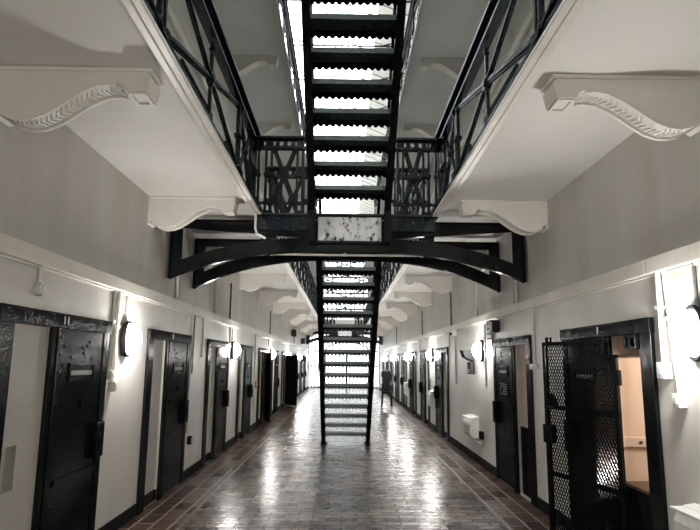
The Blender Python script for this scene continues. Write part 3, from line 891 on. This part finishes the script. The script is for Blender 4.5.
conduit('thin conduit between the third left door and the second left lamp', -1, 11.0, 1.3, 2.245, .013)
conduit('cream conduit running beside the red alarm on left wall', -1, 14.2, .45, 2.245, .016)
conduit('short cream conduit above the second left lamp', -1, 11.25, 1.97, 2.245, .011)
conduit('cream conduit beyond the ajar black door on left wall', -1, 16.72, 1.97, 2.245, .014)
conduit('thick white conduit with square box beside the nearest right lamp', 1, 4.00, 1.62, 2.245, .022, mat='white', box=(.09, .11, .06))
conduit('bent white conduit with low square box beside the nearest right lamp', 1, 3.93, 1.42, 2.245, .018, mat='white', box=(.08, .09, .055), y2=3.85)
conduit('grey conduit above the nearest right lamp', 1, 3.60, 1.97, 2.245, .012, mat='grey')
conduit('cream conduit ending in a box left of the mesh gate', 1, 6.76, 1.60, 2.245, .013, box=(.16, .06, .05))
conduit('white conduit below a small white camera on right wall', 1, 11.55, 1.20, 2.245, .016)
conduit('pale conduit under the second right lamp', 1, 9.12, 1.25, 2.2, .013)
conduit('pale conduit above the third right cell door', 1, 12.22, 1.95, 2.245, .012)
conduit('cream conduit past the third right cell door', 1, 15.0, 1.2, 2.245, .012)
conduit('cream conduit past the fourth right cell door', 1, 16.95, 1.2, 2.245, .014)
for i, (s, y) in enumerate(((-1, 10.9), (-1, 16.9), (-1, 25.2), (1, 11.95), (1, 16.4), (1, 24.4))):
    conduit('thin dark cable pipe on the upper %s wall, %s beyond the bridge' % (SIDE[s], ORD[i % 3]), s, y, 2.36, 3.05, .014, 'dark_conduit', box=None, group='dark pipes on the upper walls')
for s in (-1, 1):
    for i, (y, r) in enumerate(((7.35, .022), (7.5, .014), (9.6, .014))):
        conduit('cream pipe on the upper %s wall behind the bridge frame, %s from the front' % (SIDE[s], ORD[i]), s, y, 2.36, SOF, r, group='pipes behind the bridge frame')
# cable run along the underside of the bridge
t = thing('cable_conduit', 'slim cream conduit slung across under the bridge between its frames', 'conduit', (XC, 7.4, 2.95))
pts = [(XL + .02, 7.43, 2.75), (XL + .12, 7.42, 2.86), (-1.75, 7.3, 2.98), (-1.25, 7.1, 2.98), (-.95, 7.035, 2.905), (-.5, 7.03, 2.90), (.6, 7.03, 2.90), (1.0, 7.035, 2.905), (1.35, 7.1, 2.98), (1.85, 7.3, 2.96), (XR - .12, 7.42, 2.86), (XR - .02, 7.43, 2.76)]
mb = MB(); mb.tube(pts, .014, 8); mb.smooth = True; mb.build('pipe', 'trim', t)
mb = MB()
for x in (-.9, 0.0, .95): mb.box(x - .015, x + .015, 7.0, 7.05, 2.885, 2.92)
mb.build('clip', 'trim', t)
t = thing('cable_conduit', 'bent white conduit dropping from left gallery lip to the bridge', 'conduit', (GL, 6.85, 3.3))
mb = MB(); mb.tube([(GL - .0, 6.83, 3.365), (GL + .0, 6.83, 3.18), (GL + .02, 6.84, 3.11), (GL + .12, 6.86, 3.06)], .016, 8); mb.smooth = True; mb.build('pipe', 'white', t)

# red alarm, small plug box, camera, speakers
t = thing('fire_alarm', 'small red fire alarm point on the left wall between cell doors', 'alarm', (wx(-1, 0), 14.36, 1.0))
mb = MB(); wbox(mb, -1, 0, .06, 14.30, 14.42, .96, 1.12); mb.build('alarm_box', 'red', t, .008)
mb = MB(); wbox(mb, -1, .06, .066, 14.33, 14.39, 1.0, 1.08); mb.build('push_plate', 'white', t)
t = thing('socket_box', 'small dark socket box low on left wall past the second door', 'socket', (wx(-1, 0), 8.38, .5))
mb = MB(); wbox(mb, -1, 0, .05, 8.33, 8.43, .45, .56); mb.build('box_body', 'black', t, .006)
mb = MB(); wbox(mb, -1, .05, .056, 8.35, 8.41, .47, .54); mb.build('face_plate', 'grey', t)
t = thing('wall_camera', 'small white camera under the right ledge above the white conduit', 'camera', (wx(1, 0), 11.5, 2.2))
mb = MB(); wbox(mb, 1, 0, .10, 11.42, 11.58, 2.13, 2.235); mb.build('camera_body', 'white', t, .01)
mb = MB(); mb.cone((wx(1, .10), 11.45, 2.17), (wx(1, .13), 11.44, 2.165), .03, .025, 12); mb.build('camera_lens', 'black', t)
t = thing('wall_speaker', 'small black speaker above the second right cell door', 'speaker', (wx(1, 0), 8.35, 2.1))
mb = MB(); wbox(mb, 1, 0, .11, 8.25, 8.42, 2.04, 2.21); mb.build('speaker_box', 'black', t, .01)
mb = MB(); wbox(mb, 1, .11, .116, 8.27, 8.40, 2.06, 2.19); mb.build('speaker_grille', 'grey', t)
t = thing('trunking_plate', 'grey riveted trunking plate between second right door and lamp', 'trunking', (wx(1, 0), 8.75, 1.9))
mb = MB(); wbox(mb, 1, 0, .03, 8.64, 8.94, 1.84, 2.24); mb.build('cover_plate', 'grey', t, .004)
mb = MB()
for k in range(5): wbox(mb, 1, .03, .036, 8.68, 8.90, 1.88 + k * .075, 1.90 + k * .075)
mb.build('slot_row', 'black', t)
t = thing('intercom_box', 'black hooded intercom box on the right wall beside the second lamp', 'intercom', (wx(1, 0), 10.2, 1.55))
mb = MB(); mb.hexa([(wx(1, 0), 9.95, 1.62), (wx(1, .16), 9.95, 1.70), (wx(1, .16), 10.22, 1.70), (wx(1, 0), 10.22, 1.62), (wx(1, 0), 9.95, 1.82), (wx(1, .20), 9.95, 1.82), (wx(1, .20), 10.22, 1.82), (wx(1, 0), 10.22, 1.82)]); mb.build('hood', 'black', t, .006)
mb = MB(); wbox(mb, 1, 0, .08, 9.93, 10.16, 1.42, 1.62); mb.build('handset_box', 'black', t, .006)
mb = MB(); wbox(mb, 1, .08, .086, 9.96, 10.13, 1.44, 1.50); mb.build('label_strip', 'label', t)
for s, y, z, lb in ((-1, 24.0, 2.75, 'small dark loudspeaker high on the far left wall'), (-1, 29.5, 2.62, 'larger dark loudspeaker high at the far end of left wall'), (-1, 31.0, 1.75, 'dark box fixed at door height near the far window, left wall')):
    t = thing('loudspeaker', lb, 'speaker', (wx(s, 0), y, z))
    mb = MB(); wbox(mb, s, 0, .2, y - .12, y + .12, z - .14, z + .14); mb.build('speaker_box', 'black', t, .01)
    mb = MB(); wbox(mb, s, .2, .206, y - .09, y + .09, z - .11, z + .11); mb.build('speaker_grille', 'grey', t)

def heater(y, z0, z1, w, label, plug=False):
    t = thing('wall_heater', label, 'heater', (wx(1, 0), y, z0), 'white heaters on the right wall')
    prof = [(0, z0), (.10, z0), (.15, z0 + .06), (.15, z1 - .10), (.13, z1 - .05), (.08, z1 - .01), (.02, z1), (0, z1)]
    mb = MB(); mb.plate(prof, [], 0, w, lambda a, b, c: (wx(1, a), y - w / 2 + c, b)); mb.build('heater_case', 'white', t, .012)
    mb = MB()
    for k in range(3): wbox(mb, 1, .15, .153, y - w / 2 + .03, y - w / 2 + .06, z1 - .15 - k * .07, z1 - .12 - k * .07)
    for k in range(6): wbox(mb, 1, .15, .152, y - w / 2 + .1, y + w / 2 - .03, z0 + .08 + k * .02, z0 + .087 + k * .02)
    mb.build('control_panel', 'grey', t)
    mb = MB(); wbox(mb, 1, .0, .165, y - w / 2 - .008, y + w / 2 + .008, z1 - .035, z1 - .018); mb.build('top_rail', 'white', t, .004)
    if plug:
        mb = MB(); mb.tube([(wx(1, .02), y, z0 + .02), (wx(1, .02), y - .1, z0 - .06), (wx(1, .02), y - w / 2 - .28, z0 - .06), (wx(1, .02), y - w / 2 - .28, z0 + .02)], .01, 6); mb.build('cable', 'white', t)
        mb = MB(); wbox(mb, 1, 0, .06, y - w / 2 - .33, y - w / 2 - .22, z0 + .02, z0 + .14); mb.build('plug_switch', 'black', t, .005)
heater(10.0, .40, .74, .55, 'white wall heater under the intercom box on right wall', True)
heater(3.50, .28, .75, .62, 'white heater low at the near right corner, under the nearest lamp')
heater(14.3, .55, .95, .40, 'white heater between third and fourth right cell doors')
heater(20.05, .50, .95, .40, 'white heater far along the right wall, beyond the fourth door')

# black high-backed chair standing near the far right doors
cx, cy = 1.62, 22.0
t = thing('high_backed_chair', 'black high backed chair standing far down the corridor by right doors', 'chair', (cx, cy, 0))
mb = MB(); mb.box(cx - .18, cx + .18, cy - .2, cy + .2, .46, .54); mb.build('seat', 'black', t, .01)
mb = MB(); mb.box(cx - .15, cx + .15, cy + .16, cy + .21, .54, 1.28); mb.build('backrest', 'black', t, .01)
mb = MB(); mb.box(cx - .16, cx + .16, cy + .14, cy + .22, 1.28, 1.33); mb.build('head_rail', 'grey', t, .01)  # paler grey stands in for a highlight along the chair top
for sx in (-1, 1):
    for sy in (-1, 1):
        mb = MB(); mb.bar((cx + sx * .155, cy + sy * .17, .47), (cx + sx * .18, cy + sy * .2, 0), .03, .03); mb.build('leg', 'black', t)
    mb = MB(); mb.bar((cx + sx * .19, cy - .2, .78), (cx + sx * .19, cy + .19, .80), .04, .03); mb.bar((cx + sx * .19, cy - .18, .5), (cx + sx * .19, cy - .18, .78), .03, .03); mb.build('armrest', 'black', t)

# ------------------------------------------------------------------ light
w = D.worlds.new('World'); SC.world = w; w.use_nodes = True
bg = w.node_tree.nodes['Background']; bg.inputs['Color'].default_value = (0.94, 0.98, 1.0, 1); bg.inputs['Strength'].default_value = 5.5
li = D.lights.new('cell_light', 'POINT'); li.energy = 32; li.color = (1.0, 0.93, 0.84); li.shadow_soft_size = .08
o = D.objects.new('cell_light', li); COL.objects.link(o); o.location = (xi + .75, 4.35, 1.7)

# ------------------------------------------------------------------ camera
def camera():
    F = 580.0; roll = R(0.6); vp = Vector((343.5 - 350, 362.0 - 265))
    c, s = math.cos(-roll), math.sin(-roll)
    u = (c * vp.x - s * vp.y, s * vp.x + c * vp.y)
    p, y = math.atan(u[1] / F), math.atan(-u[0] / F)
    Y = Vector((0, 1, 0))
    for _ in range(60):
        f = Vector((math.sin(y) * math.cos(p), math.cos(y) * math.cos(p), math.sin(p)))
        r = Vector((math.cos(y), -math.sin(y), 0)); up = r.cross(f)
        px, py = F * Y.dot(r) / Y.dot(f), -F * Y.dot(up) / Y.dot(f)
        p += (u[1] - py) / F; y -= (u[0] - px) / F
    c, s = math.cos(roll), math.sin(roll)
    dn = -up; r2 = c * r - s * dn; d2 = s * r + c * dn; u2 = -d2
    cam = D.cameras.new('camera'); cam.sensor_width = 36; cam.sensor_fit = 'HORIZONTAL'; cam.lens = F / 700 * 36; cam.clip_start = .05; cam.clip_end = 200
    o = D.objects.new('camera', cam); COL.objects.link(o)
    m = Matrix(((r2.x, u2.x, -f.x, 0), (r2.y, u2.y, -f.y, 0), (r2.z, u2.z, -f.z, 1.6), (0, 0, 0, 1)))
    o.matrix_world = m
    SC.camera = o
camera()
vs = SC.view_settings
SC.display_settings.display_device = 'sRGB'
vs.view_transform = 'Standard'; vs.look = 'None'; vs.exposure = 1.0; vs.gamma = 1.0; vs.use_curve_mapping = False
SC.cycles.max_bounces = 8; SC.cycles.diffuse_bounces = 4; SC.cycles.glossy_bounces = 4; SC.cycles.transparent_max_bounces = 8
SC.cycles.sample_clamp_indirect = 6.0; SC.cycles.caustics_reflective = False; SC.cycles.caustics_refractive = False
